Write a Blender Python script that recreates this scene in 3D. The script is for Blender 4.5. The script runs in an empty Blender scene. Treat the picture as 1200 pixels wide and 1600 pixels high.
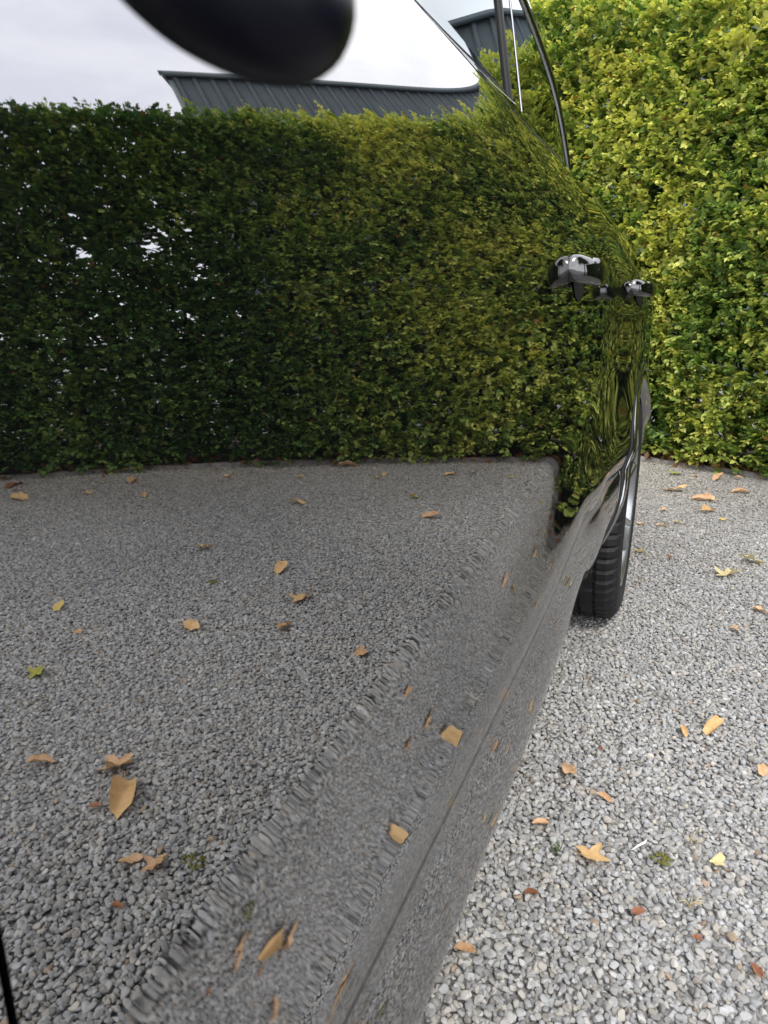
import bpy, bmesh, math, random
import numpy as np
from mathutils import Vector, Matrix

rng = np.random.default_rng(7)
random.seed(7)
R = math.radians
scene = bpy.context.scene
col = scene.collection

# ------------------------------------------------------------------ camera
CAM = Vector((0.16, 0.0, 0.96))
cam_d = bpy.data.cameras.new("camera")
cam = bpy.data.objects.new("camera", cam_d)
col.objects.link(cam)
scene.camera = cam
cam.location = CAM
cam.rotation_euler = Vector((-0.36725, 0.89031, -0.26921)).to_track_quat('-Z', 'Y').to_euler()
cam_d.sensor_fit = 'VERTICAL'
cam_d.sensor_height = 24.0
cam_d.lens = 24.0 * 1109.0 / 1600.0
cam_d.clip_start = 0.01
cam_d.clip_end = 3000.0
cam_d.dof.use_dof = True
cam_d.dof.focus_distance = 2.2
cam_d.dof.aperture_fstop = 11.0

# ------------------------------------------------------------------ sky, sun, exposure
SUN_EL, SUN_AZ = R(52), R(150)          # azimuth measured from +Y (along the car) towards +X
world = bpy.data.worlds.new("World")
scene.world = world
world.use_nodes = True
wn, wl = world.node_tree.nodes, world.node_tree.links
wn.clear()
wout = wn.new('ShaderNodeOutputWorld')
wbg = wn.new('ShaderNodeBackground')
sky = wn.new('ShaderNodeTexSky')
sky.sky_type = 'NISHITA'
sky.sun_disc = False
sky.sun_elevation = SUN_EL
sky.sun_rotation = SUN_AZ
sky.air_density = 1.0
sky.dust_density = 3.0
wco = wn.new('ShaderNodeTexCoord')
wmap = wn.new('ShaderNodeMapping')
wmap.inputs['Scale'].default_value = (1.0, 1.0, 2.6)
wnz = wn.new('ShaderNodeTexNoise')
wnz.inputs['Scale'].default_value = 2.2
wnz.inputs['Detail'].default_value = 6.0
wnz.inputs['Roughness'].default_value = 0.55
wramp = wn.new('ShaderNodeValToRGB')    # an overcast of uneven white cloud
wramp.color_ramp.elements[0].position = 0.32
wramp.color_ramp.elements[0].color = (23.0, 23.5, 26.6, 1)
wramp.color_ramp.elements[1].position = 0.68
wramp.color_ramp.elements[1].color = (35.0, 35.0, 35.5, 1)
wmix = wn.new('ShaderNodeMixRGB')
wmix.inputs['Fac'].default_value = 0.88
wl.new(wco.outputs['Generated'], wmap.inputs['Vector'])
wl.new(wmap.outputs['Vector'], wnz.inputs['Vector'])
wl.new(wnz.outputs['Fac'], wramp.inputs['Fac'])
wl.new(sky.outputs['Color'], wmix.inputs['Color1'])
wl.new(wramp.outputs['Color'], wmix.inputs['Color2'])
wl.new(wmix.outputs['Color'], wbg.inputs['Color'])
wbg.inputs['Strength'].default_value = 0.065
wl.new(wbg.outputs['Background'], wout.inputs['Surface'])

sun_d = bpy.data.lights.new("sun", 'SUN')
sun_d.energy = 1.5
sun_d.angle = R(14)
sun_d.color = (1.0, 0.95, 0.87)
sun = bpy.data.objects.new("sun", sun_d)
col.objects.link(sun)
sun_dir = Vector((math.sin(SUN_AZ) * math.cos(SUN_EL), math.cos(SUN_AZ) * math.cos(SUN_EL), math.sin(SUN_EL)))
sun.rotation_euler = (-sun_dir).to_track_quat('-Z', 'Y').to_euler()

scene.view_settings.view_transform = 'Standard'
scene.view_settings.look = 'None'
scene.view_settings.exposure = 0.56
scene.view_settings.gamma = 1.0
scene.view_settings.use_curve_mapping = False
scene.render.engine = 'CYCLES'
scene.cycles.max_bounces = 8
scene.cycles.glossy_bounces = 5
scene.cycles.diffuse_bounces = 3
scene.cycles.caustics_reflective = False
scene.cycles.caustics_refractive = False
scene.cycles.sample_clamp_indirect = 6.0


# ------------------------------------------------------------------ helpers
def mat(name, base=(0.5, 0.5, 0.5), rough=0.5, metal=0.0, ior=1.45, **kw):
    m = bpy.data.materials.new(name)
    m.use_nodes = True
    b = m.node_tree.nodes['Principled BSDF']
    b.inputs['Base Color'].default_value = (*base, 1)
    b.inputs['Roughness'].default_value = rough
    b.inputs['Metallic'].default_value = metal
    b.inputs['IOR'].default_value = ior
    for k, v in kw.items():
        b.inputs[k].default_value = v
    return m


def nodes(m):
    return m.node_tree.nodes, m.node_tree.links, m.node_tree.nodes['Principled BSDF']


def noise(m, scale, detail=4, rough=0.6, vec=None, coord='Object'):
    n, l, b = nodes(m)
    t = n.new('ShaderNodeTexNoise')
    t.inputs['Scale'].default_value = scale
    t.inputs['Detail'].default_value = detail
    t.inputs['Roughness'].default_value = rough
    if vec is None:
        c = n.new('ShaderNodeTexCoord')
        vec = c.outputs[coord]
    l.new(vec, t.inputs['Vector'])
    return t.outputs['Fac']


def ramp(m, fac, stops):
    n, l, b = nodes(m)
    r = n.new('ShaderNodeValToRGB')
    e = r.color_ramp.elements
    while len(e) < len(stops):
        e.new(0.5)
    for i, (p, c) in enumerate(stops):
        e[i].position = p
        e[i].color = (*c, 1)
    l.new(fac, r.inputs['Fac'])
    return r.outputs['Color']


def mixc(m, fac, a, c, mode='MIX'):
    n, l, b = nodes(m)
    x = n.new('ShaderNodeMixRGB')
    x.blend_type = mode
    for s, v in (('Fac', fac), ('Color1', a), ('Color2', c)):
        if hasattr(v, 'is_linked'):
            l.new(v, x.inputs[s])
        else:
            x.inputs[s].default_value = v if s == 'Fac' else (*v, 1)
    return x.outputs['Color']


def bump(m, height, strength=0.3, dist=0.005):
    n, l, b = nodes(m)
    x = n.new('ShaderNodeBump')
    x.inputs['Strength'].default_value = strength
    x.inputs['Distance'].default_value = dist
    l.new(height, x.inputs['Height'])
    l.new(x.outputs['Normal'], b.inputs['Normal'])


def setc(m, c, sock='Base Color'):
    n, l, b = nodes(m)
    l.new(c, b.inputs[sock])


def link(name, me, m, parent=None, smooth=True):
    o = bpy.data.objects.new(name, me)
    col.objects.link(o)
    if m is not None:
        me.materials.append(m)
    if smooth:
        me.polygons.foreach_set('use_smooth', [True] * len(me.polygons))
    if parent is not None:
        o.parent = parent
    return o


def mesh(name, verts, faces):
    me = bpy.data.meshes.new(name)
    me.from_pydata([tuple(map(float, v)) for v in verts], [], [tuple(map(int, f)) for f in faces])
    me.update()
    return me


def big_mesh(name, V, F3, colr=None):
    """verts (n,3), triangles (m,3), optional per-vertex colour"""
    me = bpy.data.meshes.new(name)
    me.vertices.add(len(V))
    me.vertices.foreach_set('co', np.asarray(V, np.float32).ravel())
    n = len(F3)
    me.loops.add(n * 3)
    me.loops.foreach_set('vertex_index', np.asarray(F3, np.int32).ravel())
    me.polygons.add(n)
    me.polygons.foreach_set('loop_start', np.arange(0, n * 3, 3, dtype=np.int32))
    me.polygons.foreach_set('loop_total', np.full(n, 3, np.int32))
    me.update(calc_edges=True)
    if colr is not None:
        a = me.attributes.new('tint', 'FLOAT_COLOR', 'POINT')
        c4 = np.ones((len(V), 4), np.float32)
        c4[:, :3] = colr
        a.data.foreach_set('color', c4.ravel())
    return me


def empty(name, loc=(0, 0, 0), parent=None):
    o = bpy.data.objects.new(name, None)
    col.objects.link(o)
    o.location = loc
    o.empty_display_size = 0.1
    o.parent = parent
    return o


def tag(o, label=None, cat=None, group=None, kind=None):
    if label:
        o['label'] = label
    if cat:
        o['category'] = cat
    if group:
        o['group'] = group
    if kind:
        o['kind'] = kind
    return o


def box_mesh(name, x0, x1, y0, y1, z0, z1, bev=0.0, seg=2):
    bm = bmesh.new()
    bmesh.ops.create_cube(bm, size=1.0)
    for v in bm.verts:
        v.co = Vector(((x0 + x1) / 2 + v.co.x * (x1 - x0), (y0 + y1) / 2 + v.co.y * (y1 - y0), (z0 + z1) / 2 + v.co.z * (z1 - z0)))
    if bev:
        bmesh.ops.bevel(bm, geom=list(bm.edges), offset=bev, segments=seg, affect='EDGES')
    me = bpy.data.meshes.new(name)
    bm.to_mesh(me)
    bm.free()
    return me


def pchip(xk, yk, x):
    """monotone cubic through knots (rising xk)"""
    xk, yk = np.asarray(xk, float), np.asarray(yk, float)
    hk = np.diff(xk)
    dk = np.diff(yk) / hk
    m = np.zeros_like(yk)
    for i in range(1, len(xk) - 1):
        if dk[i - 1] * dk[i] > 0:
            w1, w2 = 2 * hk[i] + hk[i - 1], hk[i] + 2 * hk[i - 1]
            m[i] = (w1 + w2) / (w1 / dk[i - 1] + w2 / dk[i])
    m[0], m[-1] = dk[0], dk[-1]
    x = np.clip(x, xk[0], xk[-1])
    i = np.clip(np.searchsorted(xk, x) - 1, 0, len(xk) - 2)
    t = (x - xk[i]) / hk[i]
    return ((2 * t**3 - 3 * t**2 + 1) * yk[i] + (t**3 - 2 * t**2 + t) * hk[i] * m[i]
            + (-2 * t**3 + 3 * t**2) * yk[i + 1] + (t**3 - t**2) * hk[i] * m[i + 1])


def sstep(a, b, x):
    t = np.clip((x - a) / (b - a), 0, 1)
    return t * t * t * (t * (6 * t - 15) + 10)


def vnoise(p, seed=0):
    """smooth value noise, p (n,d)"""
    p = np.asarray(p, float)
    i = np.floor(p).astype(np.int64)
    f = p - i
    f = f * f * (3 - 2 * f)
    d = p.shape[1]
    out = np.zeros(len(p))
    K = np.array([374761393, 668265263, 2147483647])[:d]
    for c in range(2**d):
        o = np.array([(c >> k) & 1 for k in range(d)])
        hh = ((i + o) * K).sum(1) + seed * 1013904223
        hh = (hh ^ (hh >> 13)) * 1274126177 & 0x7fffffff
        hh = (hh ^ (hh >> 16)) & 0xffff
        out += (hh / 65535.0) * np.prod(np.where(o, f, 1 - f), axis=1)
    return out


# ------------------------------------------------------------------ materials
M = {}
M['paint'] = mat('black_paint', (0.004, 0.004, 0.005), 0.012, ior=3.9)
_c = ramp(M['paint'], noise(M['paint'], 420, 3, 0.7), [(0.66, (0.003, 0.003, 0.004)), (0.82, (0.05, 0.048, 0.045))])
_n, _l, _b = nodes(M['paint'])
_g = _n.new('ShaderNodeNewGeometry')
_x = _n.new('ShaderNodeSeparateXYZ')
_l.new(_g.outputs['Position'], _x.inputs[0])
_r = _n.new('ShaderNodeMapRange')          # road dust low on the body; its colour also paints in the sill's brighter reflection
_r.inputs['From Min'].default_value = 0.64
_r.inputs['From Max'].default_value = 0.30
_r.inputs['To Min'].default_value = 0.0
_r.inputs['To Max'].default_value = 0.42
_l.new(_x.outputs['Z'], _r.inputs['Value'])
_m = _n.new('ShaderNodeMath')
_m.operation = 'MULTIPLY'
_l.new(_r.outputs['Result'], _m.inputs[0])
_l.new(noise(M['paint'], 9, 7, 0.7), _m.inputs[1])
setc(M['paint'], mixc(M['paint'], _m.outputs[0], _c, (0.24, 0.22, 0.20)))
M['gloss_black'] = mat('gloss_black_trim', (0.003, 0.003, 0.003), 0.015, ior=2.2)
M['rubber'] = mat('black_rubber', (0.012, 0.012, 0.013), 0.55)
M['plastic'] = mat('satin_black_plastic', (0.004, 0.004, 0.009), 0.36, ior=1.25)
M['chrome'] = mat('satin_aluminium_trim', (0.55, 0.56, 0.58), 0.22, 1.0)
M['rim'] = mat('silver_alloy', (0.5, 0.51, 0.53), 0.3, 1.0)
M['disc'] = mat('brake_disc_steel', (0.22, 0.21, 0.2), 0.45, 1.0)
M['dark'] = mat('underbody_black', (0.006, 0.006, 0.006), 0.8)
M['seat'] = mat('dark_cabin_fabric', (0.03, 0.03, 0.032), 0.8)
M['lamp'] = mat('red_lamp_lens', (0.25, 0.01, 0.01), 0.08)
gl = mat('tinted_glass', (0.55, 0.62, 0.6), 0.0, ior=1.6)
gl.node_tree.nodes.clear()
_n, _l = gl.node_tree.nodes, gl.node_tree.links
_o = _n.new('ShaderNodeOutputMaterial')
_mx = _n.new('ShaderNodeMixShader')
_fr = _n.new('ShaderNodeFresnel')
_fr.inputs['IOR'].default_value = 1.9
_tr = _n.new('ShaderNodeBsdfTransparent')
_tr.inputs['Color'].default_value = (0.12, 0.17, 0.165, 1)
_gs = _n.new('ShaderNodeBsdfGlossy')
_gs.inputs['Roughness'].default_value = 0.0
_gs.inputs['Color'].default_value = (0.93, 1.0, 1.0, 1)
_l.new(_fr.outputs['Fac'], _mx.inputs['Fac'])
_l.new(_tr.outputs['BSDF'], _mx.inputs[1])
_l.new(_gs.outputs['BSDF'], _mx.inputs[2])
_l.new(_mx.outputs['Shader'], _o.inputs['Surface'])
M['glass'] = gl

# tyre rubber with dust
tm = mat('tyre_rubber', (0.014, 0.014, 0.015), 0.6)
setc(tm, ramp(tm, noise(tm, 60, 5), [(0.5, (0.006, 0.006, 0.007)), (0.85, (0.025, 0.024, 0.023))]))
M['tyre'] = tm

# gravel stones: tint comes from the instance
sm = mat('grey_gravel_stone', (0.4, 0.4, 0.4), 0.75)
n, l, b = nodes(sm)
at = n.new('ShaderNodeAttribute')
at.attribute_type = 'INSTANCER'
at.attribute_name = 'tint'
sp = ramp(sm, noise(sm, 260, 5, 0.7), [(0.3, (0.62, 0.62, 0.62)), (0.7, (1.2, 1.2, 1.2))])
setc(sm, mixc(sm, 1.0, at.outputs['Color'], sp, 'MULTIPLY'))
bump(sm, noise(sm, 420, 4), 0.35, 0.002)
M['stone'] = sm

# ground below and beyond the loose stones
gm = mat('gravel_ground', (0.2, 0.2, 0.2), 0.9)
n, l, b = nodes(gm)
tc = n.new('ShaderNodeTexCoord')
vo = n.new('ShaderNodeTexVoronoi')
vo.inputs['Scale'].default_value = 55
l.new(tc.outputs['Object'], vo.inputs['Vector'])
big = noise(gm, 0.8, 3)
c1 = ramp(gm, vo.outputs['Color'], [(0.1, (0.16, 0.16, 0.165)), (0.9, (0.42, 0.42, 0.42))])
c2 = ramp(gm, big, [(0.3, (0.75, 0.74, 0.72)), (0.7, (1.05, 1.05, 1.05))])
setc(gm, mixc(gm, 1.0, c1, c2, 'MULTIPLY'))
bump(gm, vo.outputs['Distance'], 0.8, 0.012)
M['ground'] = gm

soil = mat('bed_soil', (0.05, 0.037, 0.026), 0.95)
setc(soil, ramp(soil, noise(soil, 30, 6), [(0.3, (0.03, 0.022, 0.016)), (0.7, (0.085, 0.062, 0.042))]))
bump(soil, noise(soil, 80, 5), 0.8, 0.01)
M['soil'] = soil

# living leaves: colour per leaf, with light passing through
lf = mat('hedge_leaf', (0.1, 0.16, 0.03), 0.42)
n, l, b = nodes(lf)
at = n.new('ShaderNodeAttribute')
at.attribute_name = 'tint'
l.new(at.outputs['Color'], b.inputs['Base Color'])
tl = n.new('ShaderNodeBsdfTranslucent')
hs = n.new('ShaderNodeHueSaturation')
hs.inputs['Saturation'].default_value = 1.15
hs.inputs['Value'].default_value = 1.3
l.new(at.outputs['Color'], hs.inputs['Color'])
l.new(hs.outputs['Color'], tl.inputs['Color'])
mx = n.new('ShaderNodeMixShader')
mx.inputs['Fac'].default_value = 0.36
out = n['Material Output']
l.new(b.outputs['BSDF'], mx.inputs[1])
l.new(tl.outputs['BSDF'], mx.inputs[2])
l.new(mx.outputs['Shader'], out.inputs['Surface'])
M['leaf'] = lf

bk = mat('twig_bark', (0.05, 0.036, 0.025), 0.85)
setc(bk, ramp(bk, noise(bk, 40, 5), [(0.3, (0.03, 0.022, 0.016)), (0.7, (0.1, 0.078, 0.058))]))
M['bark'] = bk


def dead_leaf(name, a, c, spot):
    m = mat(name, a, 0.62)
    n, l, b = nodes(m)
    k = noise(m, 55, 6, 0.7)
    cc = ramp(m, k, [(0.32, spot), (0.42, a), (0.6, c)])
    l.new(cc, b.inputs['Base Color'])
    t = n.new('ShaderNodeBsdfTranslucent')
    l.new(cc, t.inputs['Color'])
    x = n.new('ShaderNodeMixShader')
    x.inputs['Fac'].default_value = 0.2
    l.new(b.outputs['BSDF'], x.inputs[1])
    l.new(t.outputs['BSDF'], x.inputs[2])
    l.new(x.outputs['Shader'], n['Material Output'].inputs['Surface'])
    bump(m, noise(m, 120, 3), 0.4, 0.002)
    return m


M['tan'] = dead_leaf('tan_dead_leaf', (0.70, 0.45, 0.20), (0.76, 0.52, 0.26), (0.5, 0.28, 0.1))
M['orange'] = dead_leaf('orange_brown_dead_leaf', (0.60, 0.36, 0.19), (0.72, 0.48, 0.28), (0.36, 0.18, 0.08))
M['yellow'] = dead_leaf('yellow_dead_leaf', (0.68, 0.52, 0.16), (0.74, 0.56, 0.22), (0.5, 0.36, 0.12))
M['cream'] = dead_leaf('cream_dead_leaf', (0.66, 0.56, 0.28), (0.7, 0.6, 0.34), (0.5, 0.4, 0.18))
M['brown'] = dead_leaf('brown_dead_leaf', (0.27, 0.11, 0.055), (0.36, 0.16, 0.08), (0.16, 0.07, 0.04))
M['green'] = dead_leaf('green_yellow_fallen_leaf', (0.33, 0.38, 0.06), (0.5, 0.45, 0.1), (0.2, 0.24, 0.05))

rm = mat('grey_green_metal_sheet', (0.16, 0.2, 0.2), 0.5, 0.0)
setc(rm, ramp(rm, noise(rm, 1.4, 6), [(0.3, (0.08, 0.102, 0.115)), (0.7, (0.12, 0.15, 0.165))]))
M['sheet'] = rm
M['trimmetal'] = mat('metal_trim', (0.16, 0.19, 0.19), 0.5)
wm = mat('pale_render_wall', (0.5, 0.48, 0.44), 0.9)
setc(wm, ramp(wm, noise(wm, 2.0, 6), [(0.3, (0.42, 0.4, 0.36)), (0.7, (0.55, 0.53, 0.49))]))
M['wall'] = wm
km = mat('weathered_edging', (0.25, 0.23, 0.21), 0.9)
setc(km, ramp(km, noise(km, 25, 6), [(0.3, (0.17, 0.155, 0.14)), (0.7, (0.32, 0.3, 0.28))]))
bump(km, noise(km, 90, 4), 0.4, 0.003)
M['edging'] = km
mossm = mat('green_moss', (0.12, 0.13, 0.02), 0.95)
setc(mossm, ramp(mossm, noise(mossm, 150, 4), [(0.3, (0.07, 0.085, 0.012)), (0.7, (0.2, 0.19, 0.045))]))
M['moss'] = mossm
M['grass'] = mat('grass_blade', (0.13, 0.2, 0.05), 0.6)
M['straw'] = mat('dry_straw', (0.55, 0.46, 0.26), 0.7)
M['quill'] = mat('white_quill', (0.8, 0.8, 0.78), 0.5)

# ------------------------------------------------------------------ ground
gv = [(-400, -400, 0), (400, -400, 0), (400, 400, 0), (-400, 400, 0)]
ground = link('ground', mesh('ground', gv, [(0, 1, 2, 3)]), M['ground'], smooth=False)
tag(ground, 'grey gravel yard stretching away flat around the car', None, kind='structure')

# hedge line (base of its front face), gently bowed
HX = np.array([-4.0, -1.5, 0.0, 0.8, 1.8, 2.75, 3.62, 6.2, 9.2])
HY = np.array([6.5, 5.65, 5.02, 4.68, 4.25, 3.73, 3.12, 1.3, -0.8])


def hedge_frame(s):
    """arc length -> point on the base line, tangent and normal facing the yard"""
    seg = np.hypot(np.diff(HX), np.diff(HY))
    S = np.concatenate([[0], np.cumsum(seg)])
    e = 0.05
    x, y = pchip(S, HX, s), pchip(S, HY, s)
    x2, y2 = pchip(S, HX, s + e), pchip(S, HY, s + e)
    x1, y1 = pchip(S, HX, s - e), pchip(S, HY, s - e)
    tx, ty = x2 - x1, y2 - y1
    L = np.hypot(tx, ty)
    tx, ty = tx / L, ty / L
    return x, y, tx, ty, ty, -tx      # normal = (ty,-tx): towards -Y


HLEN = float(np.hypot(np.diff(HX), np.diff(HY)).sum())
ss = np.linspace(0.1, HLEN - 0.1, 60)
x, y, tx, ty, nx, ny = hedge_frame(ss)
V, F = [], []
for i in range(len(ss)):
    V += [(x[i] - nx[i] * 0.02, y[i] - ny[i] * 0.02, 0.012), (x[i] - nx[i] * 1.1, y[i] - ny[i] * 1.1, 0.03)]
    if i:
        F.append((2 * i - 2, 2 * i - 1, 2 * i + 1, 2 * i))
bed = link('hedge_bed', mesh('hedge_bed', V, F), M['soil'])
tag(bed, 'dark soil strip under the hedge', None, kind='structure')
V, F = [], []
for i in range(len(ss)):
    for dn, z in ((0.025, -0.02), (0.022, 0.032), (-0.012, 0.034), (-0.02, -0.02)):
        V.append((x[i] + nx[i] * dn, y[i] + ny[i] * dn, z + 0.003 * math.sin(i * 1.7)))
    if i:
        a = 4 * (i - 1)
        for k in range(3):
            F.append((a + k, a + k + 1, a + k + 5, a + k + 4))
edg = link('edging', mesh('edging', V, F), M['edging'])
tag(edg, 'low weathered edging strip between the gravel and the hedge', 'edging')


# ------------------------------------------------------------------ the gravel: tens of thousands of stones
def stone_object(i):
    r = np.random.default_rng(100 + i)
    bm = bmesh.new()
    bmesh.ops.create_icosphere(bm, subdivisions=3, radius=1.0)
    axes = r.normal(size=(9, 3))
    axes /= np.linalg.norm(axes, axis=1)[:, None]
    cut = r.uniform(0.50, 0.78, 9)
    sc = np.array([1.0, r.uniform(0.68, 0.95), r.uniform(0.5, 0.75)])
    for v in bm.verts:
        p = np.array(v.co)
        for a, c in zip(axes, cut):
            dd = p @ a
            if dd > c:
                p = p - a * (dd - c) * 0.96
        p = p * sc
        v.co = Vector(p)
    me = bpy.data.meshes.new('gravel_stone')
    bm.to_mesh(me)
    bm.free()
    me.materials.append(M['stone'])
    me.polygons.foreach_set('use_smooth', [True] * len(me.polygons))
    return bpy.data.objects.new('gravel_stone', me)


stones_col = bpy.data.collections.new('gravel_stone_kinds')
for i in range(8):
    stones_col.objects.link(stone_object(i))


def in_yard(px, py):
    hy = np.interp(px, HX, HY)
    return py < hy - 0.01 * 0 - 0.03


def gravel_points(x0, x1, y0, y1, step, jit, zlo, zhi, smin, smax, seed):
    r = np.random.default_rng(seed)
    xs = np.arange(x0, x1, step)
    ys = np.arange(y0, y1, step * 0.866)
    gx, gy = np.meshgrid(xs, ys)
    gx[1::2] += step / 2
    p = np.stack([gx.ravel(), gy.ravel()], 1)
    p += r.uniform(-jit, jit, p.shape) * step
    p = p[in_yard(p[:, 0], p[:, 1])]
    k = len(p)
    z = r.uniform(zlo, zhi, k)
    s = smin + (smax - smin) * r.random(k) ** 1.7
    return np.column_stack([p, z]), s


P1, S1 = gravel_points(-0.55, 3.6, 0.15, 5.3, 0.0100, 0.42, 0.001, 0.006, 0.0054, 0.0086, 1)
P2, S2 = gravel_points(-0.55, 3.6, 0.15, 5.3, 0.0160, 0.48, 0.005, 0.009, 0.0060, 0.0100, 2)
P3, S3 = gravel_points(-2.3, -0.55, 0.0, 5.6, 0.024, 0.45, 0.0, 0.008, 0.010, 0.015, 3)
P4, S4 = gravel_points(3.6, 6.0, -1.0, 4.0, 0.026, 0.45, 0.0, 0.008, 0.011, 0.016, 4)
P5, S5 = gravel_points(-0.55, 3.6, -1.2, 0.15, 0.022, 0.45, 0.0, 0.008, 0.010, 0.015, 5)
PP = np.concatenate([P1, P2, P3, P4, P5])
SS = np.concatenate([S1, S2, S3, S4, S5])
PP[:, 2] += 0.006 * (vnoise(PP[:, :2] * 3.0, 5) - 0.5)
NP = len(PP)
val = np.clip(rng.normal(0.36, 0.07, NP), 0.16, 0.56)
val *= 0.9 + 0.2 * vnoise(PP[:, :2] * 1.3, 9)
hue = rng.random(NP)
tint = np.stack([val, val, val], 1)
warm = hue < 0.10
tint[warm] *= np.array([1.06, 0.99, 0.88])
cool = (hue > 0.10) & (hue < 0.55)
tint[cool] *= np.array([0.99, 1.0, 1.01])
rust = hue > 0.994
tint[rust] *= np.array([0.95, 0.72, 0.52])
tint[~(warm | cool | rust)] *= np.array([1.025, 1.0, 0.955])
near_h = np.clip(1 - (np.interp(PP[:, 0], HX, HY) - PP[:, 1]) / 2.2, 0, 1) * (0.5 + vnoise(PP[:, :2] * 1.7, 41))
tint *= 1 - near_h[:, None] * np.array([0.08, 0.13, 0.22])        # soil and leaf mould trodden in near the hedge
rot = rng.uniform(-1, 1, (NP, 3)) * np.array([0.55, 0.55, math.pi])
gme = bpy.data.meshes.new('gravel')
gme.vertices.add(NP)
gme.vertices.foreach_set('co', PP.astype(np.float32).ravel())
a = gme.attributes.new('rot', 'FLOAT_VECTOR', 'POINT'); a.data.foreach_set('vector', rot.astype(np.float32).ravel())
a = gme.attributes.new('siz', 'FLOAT', 'POINT'); a.data.foreach_set('value', SS.astype(np.float32))
a = gme.attributes.new('pick', 'INT', 'POINT'); a.data.foreach_set('value', rng.integers(0, 8, NP).astype(np.int32))
a = gme.attributes.new('tint', 'FLOAT_COLOR', 'POINT')
a.data.foreach_set('color', np.column_stack([tint, np.ones(NP)]).astype(np.float32).ravel())
gravel = bpy.data.objects.new('gravel', gme)
col.objects.link(gravel)
gme.materials.append(M['stone'])
tag(gravel, 'loose pale grey gravel stones covering the yard', None, kind='stuff')
ng = bpy.data.node_groups.new('scatter_stones', 'GeometryNodeTree')
ng.interface.new_socket('Geometry', in_out='INPUT', socket_type='NodeSocketGeometry')
ng.interface.new_socket('Geometry', in_out='OUTPUT', socket_type='NodeSocketGeometry')
N, L = ng.nodes, ng.links
gi, go = N.new('NodeGroupInput'), N.new('NodeGroupOutput')
ci = N.new('GeometryNodeCollectionInfo')
ci.inputs['Collection'].default_value = stones_col
ci.inputs['Separate Children'].default_value = True
ci.inputs['Reset Children'].default_value = True
ip = N.new('GeometryNodeInstanceOnPoints')
ip.inputs['Pick Instance'].default_value = True


def named(kind, nm):
    k = N.new('GeometryNodeInputNamedAttribute')
    k.data_type = kind
    k.inputs['Name'].default_value = nm
    return k.outputs['Attribute']


e2r = N.new('FunctionNodeEulerToRotation')
L.new(named('FLOAT_VECTOR', 'rot'), e2r.inputs['Euler'])
L.new(gi.outputs[0], ip.inputs['Points'])
L.new(ci.outputs[0], ip.inputs['Instance'])
L.new(named('INT', 'pick'), ip.inputs['Instance Index'])
L.new(e2r.outputs['Rotation'], ip.inputs['Rotation'])
L.new(named('FLOAT', 'siz'), ip.inputs['Scale'])
L.new(ip.outputs['Instances'], go.inputs[0])
md = gravel.modifiers.new('scatter', 'NODES')
md.node_group = ng


# ------------------------------------------------------------------ the hedge
HTOP = 2.67


def htop(xx):
    return HTOP + 0.32 * (1 - sstep(-1.3, 0.45, xx))


def leaf_template():
    # unit leaf along +x (length 1), width 1 in y, folded a little along the midrib and drooping at the tip
    xs = [0.0, 0.25, 0.62, 1.0]
    hw = [0.0, 0.40, 0.42, 0.0]
    zc = [0.0, 0.02, -0.01, -0.10]
    v = [(0, 0, 0), (0.25, 0.40, 0.07), (0.62, 0.40, 0.05), (1.0, 0, -0.10), (0.62, -0.40, 0.05), (0.25, -0.40, 0.07), (0.28, 0, 0.0), (0.64, 0, -0.03)]
    f = [(0, 6, 1), (1, 6, 7), (1, 7, 2), (2, 7, 3), (0, 5, 6), (5, 4, 7), (5, 7, 6), (4, 3, 7)]
    return np.array(v, float), np.array(f, int)


LV, LF = leaf_template()


def leaves_mesh(name, pos, ax, up, length, width, colr):
    """many leaves: axis ax, approximate upper side up"""
    ax = ax / np.linalg.norm(ax, axis=1)[:, None]
    sd = np.cross(up, ax)
    sd /= np.linalg.norm(sd, axis=1)[:, None] + 1e-9
    uu = np.cross(ax, sd)
    k = len(pos)
    fold = rng.uniform(0.3, 2.2, k)
    V = (pos[:, None, :]
         + LV[None, :, 0:1] * (ax * length[:, None])[:, None, :]
         + LV[None, :, 1:2] * (sd * width[:, None])[:, None, :]
         + LV[None, :, 2:3] * (uu * (length * fold)[:, None])[:, None, :]).reshape(-1, 3)
    F = (LF[None] + (np.arange(k) * len(LV))[:, None, None]).reshape(-1, 3)
    return big_mesh(name, V, F, np.repeat(colr, len(LV), axis=0))


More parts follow.
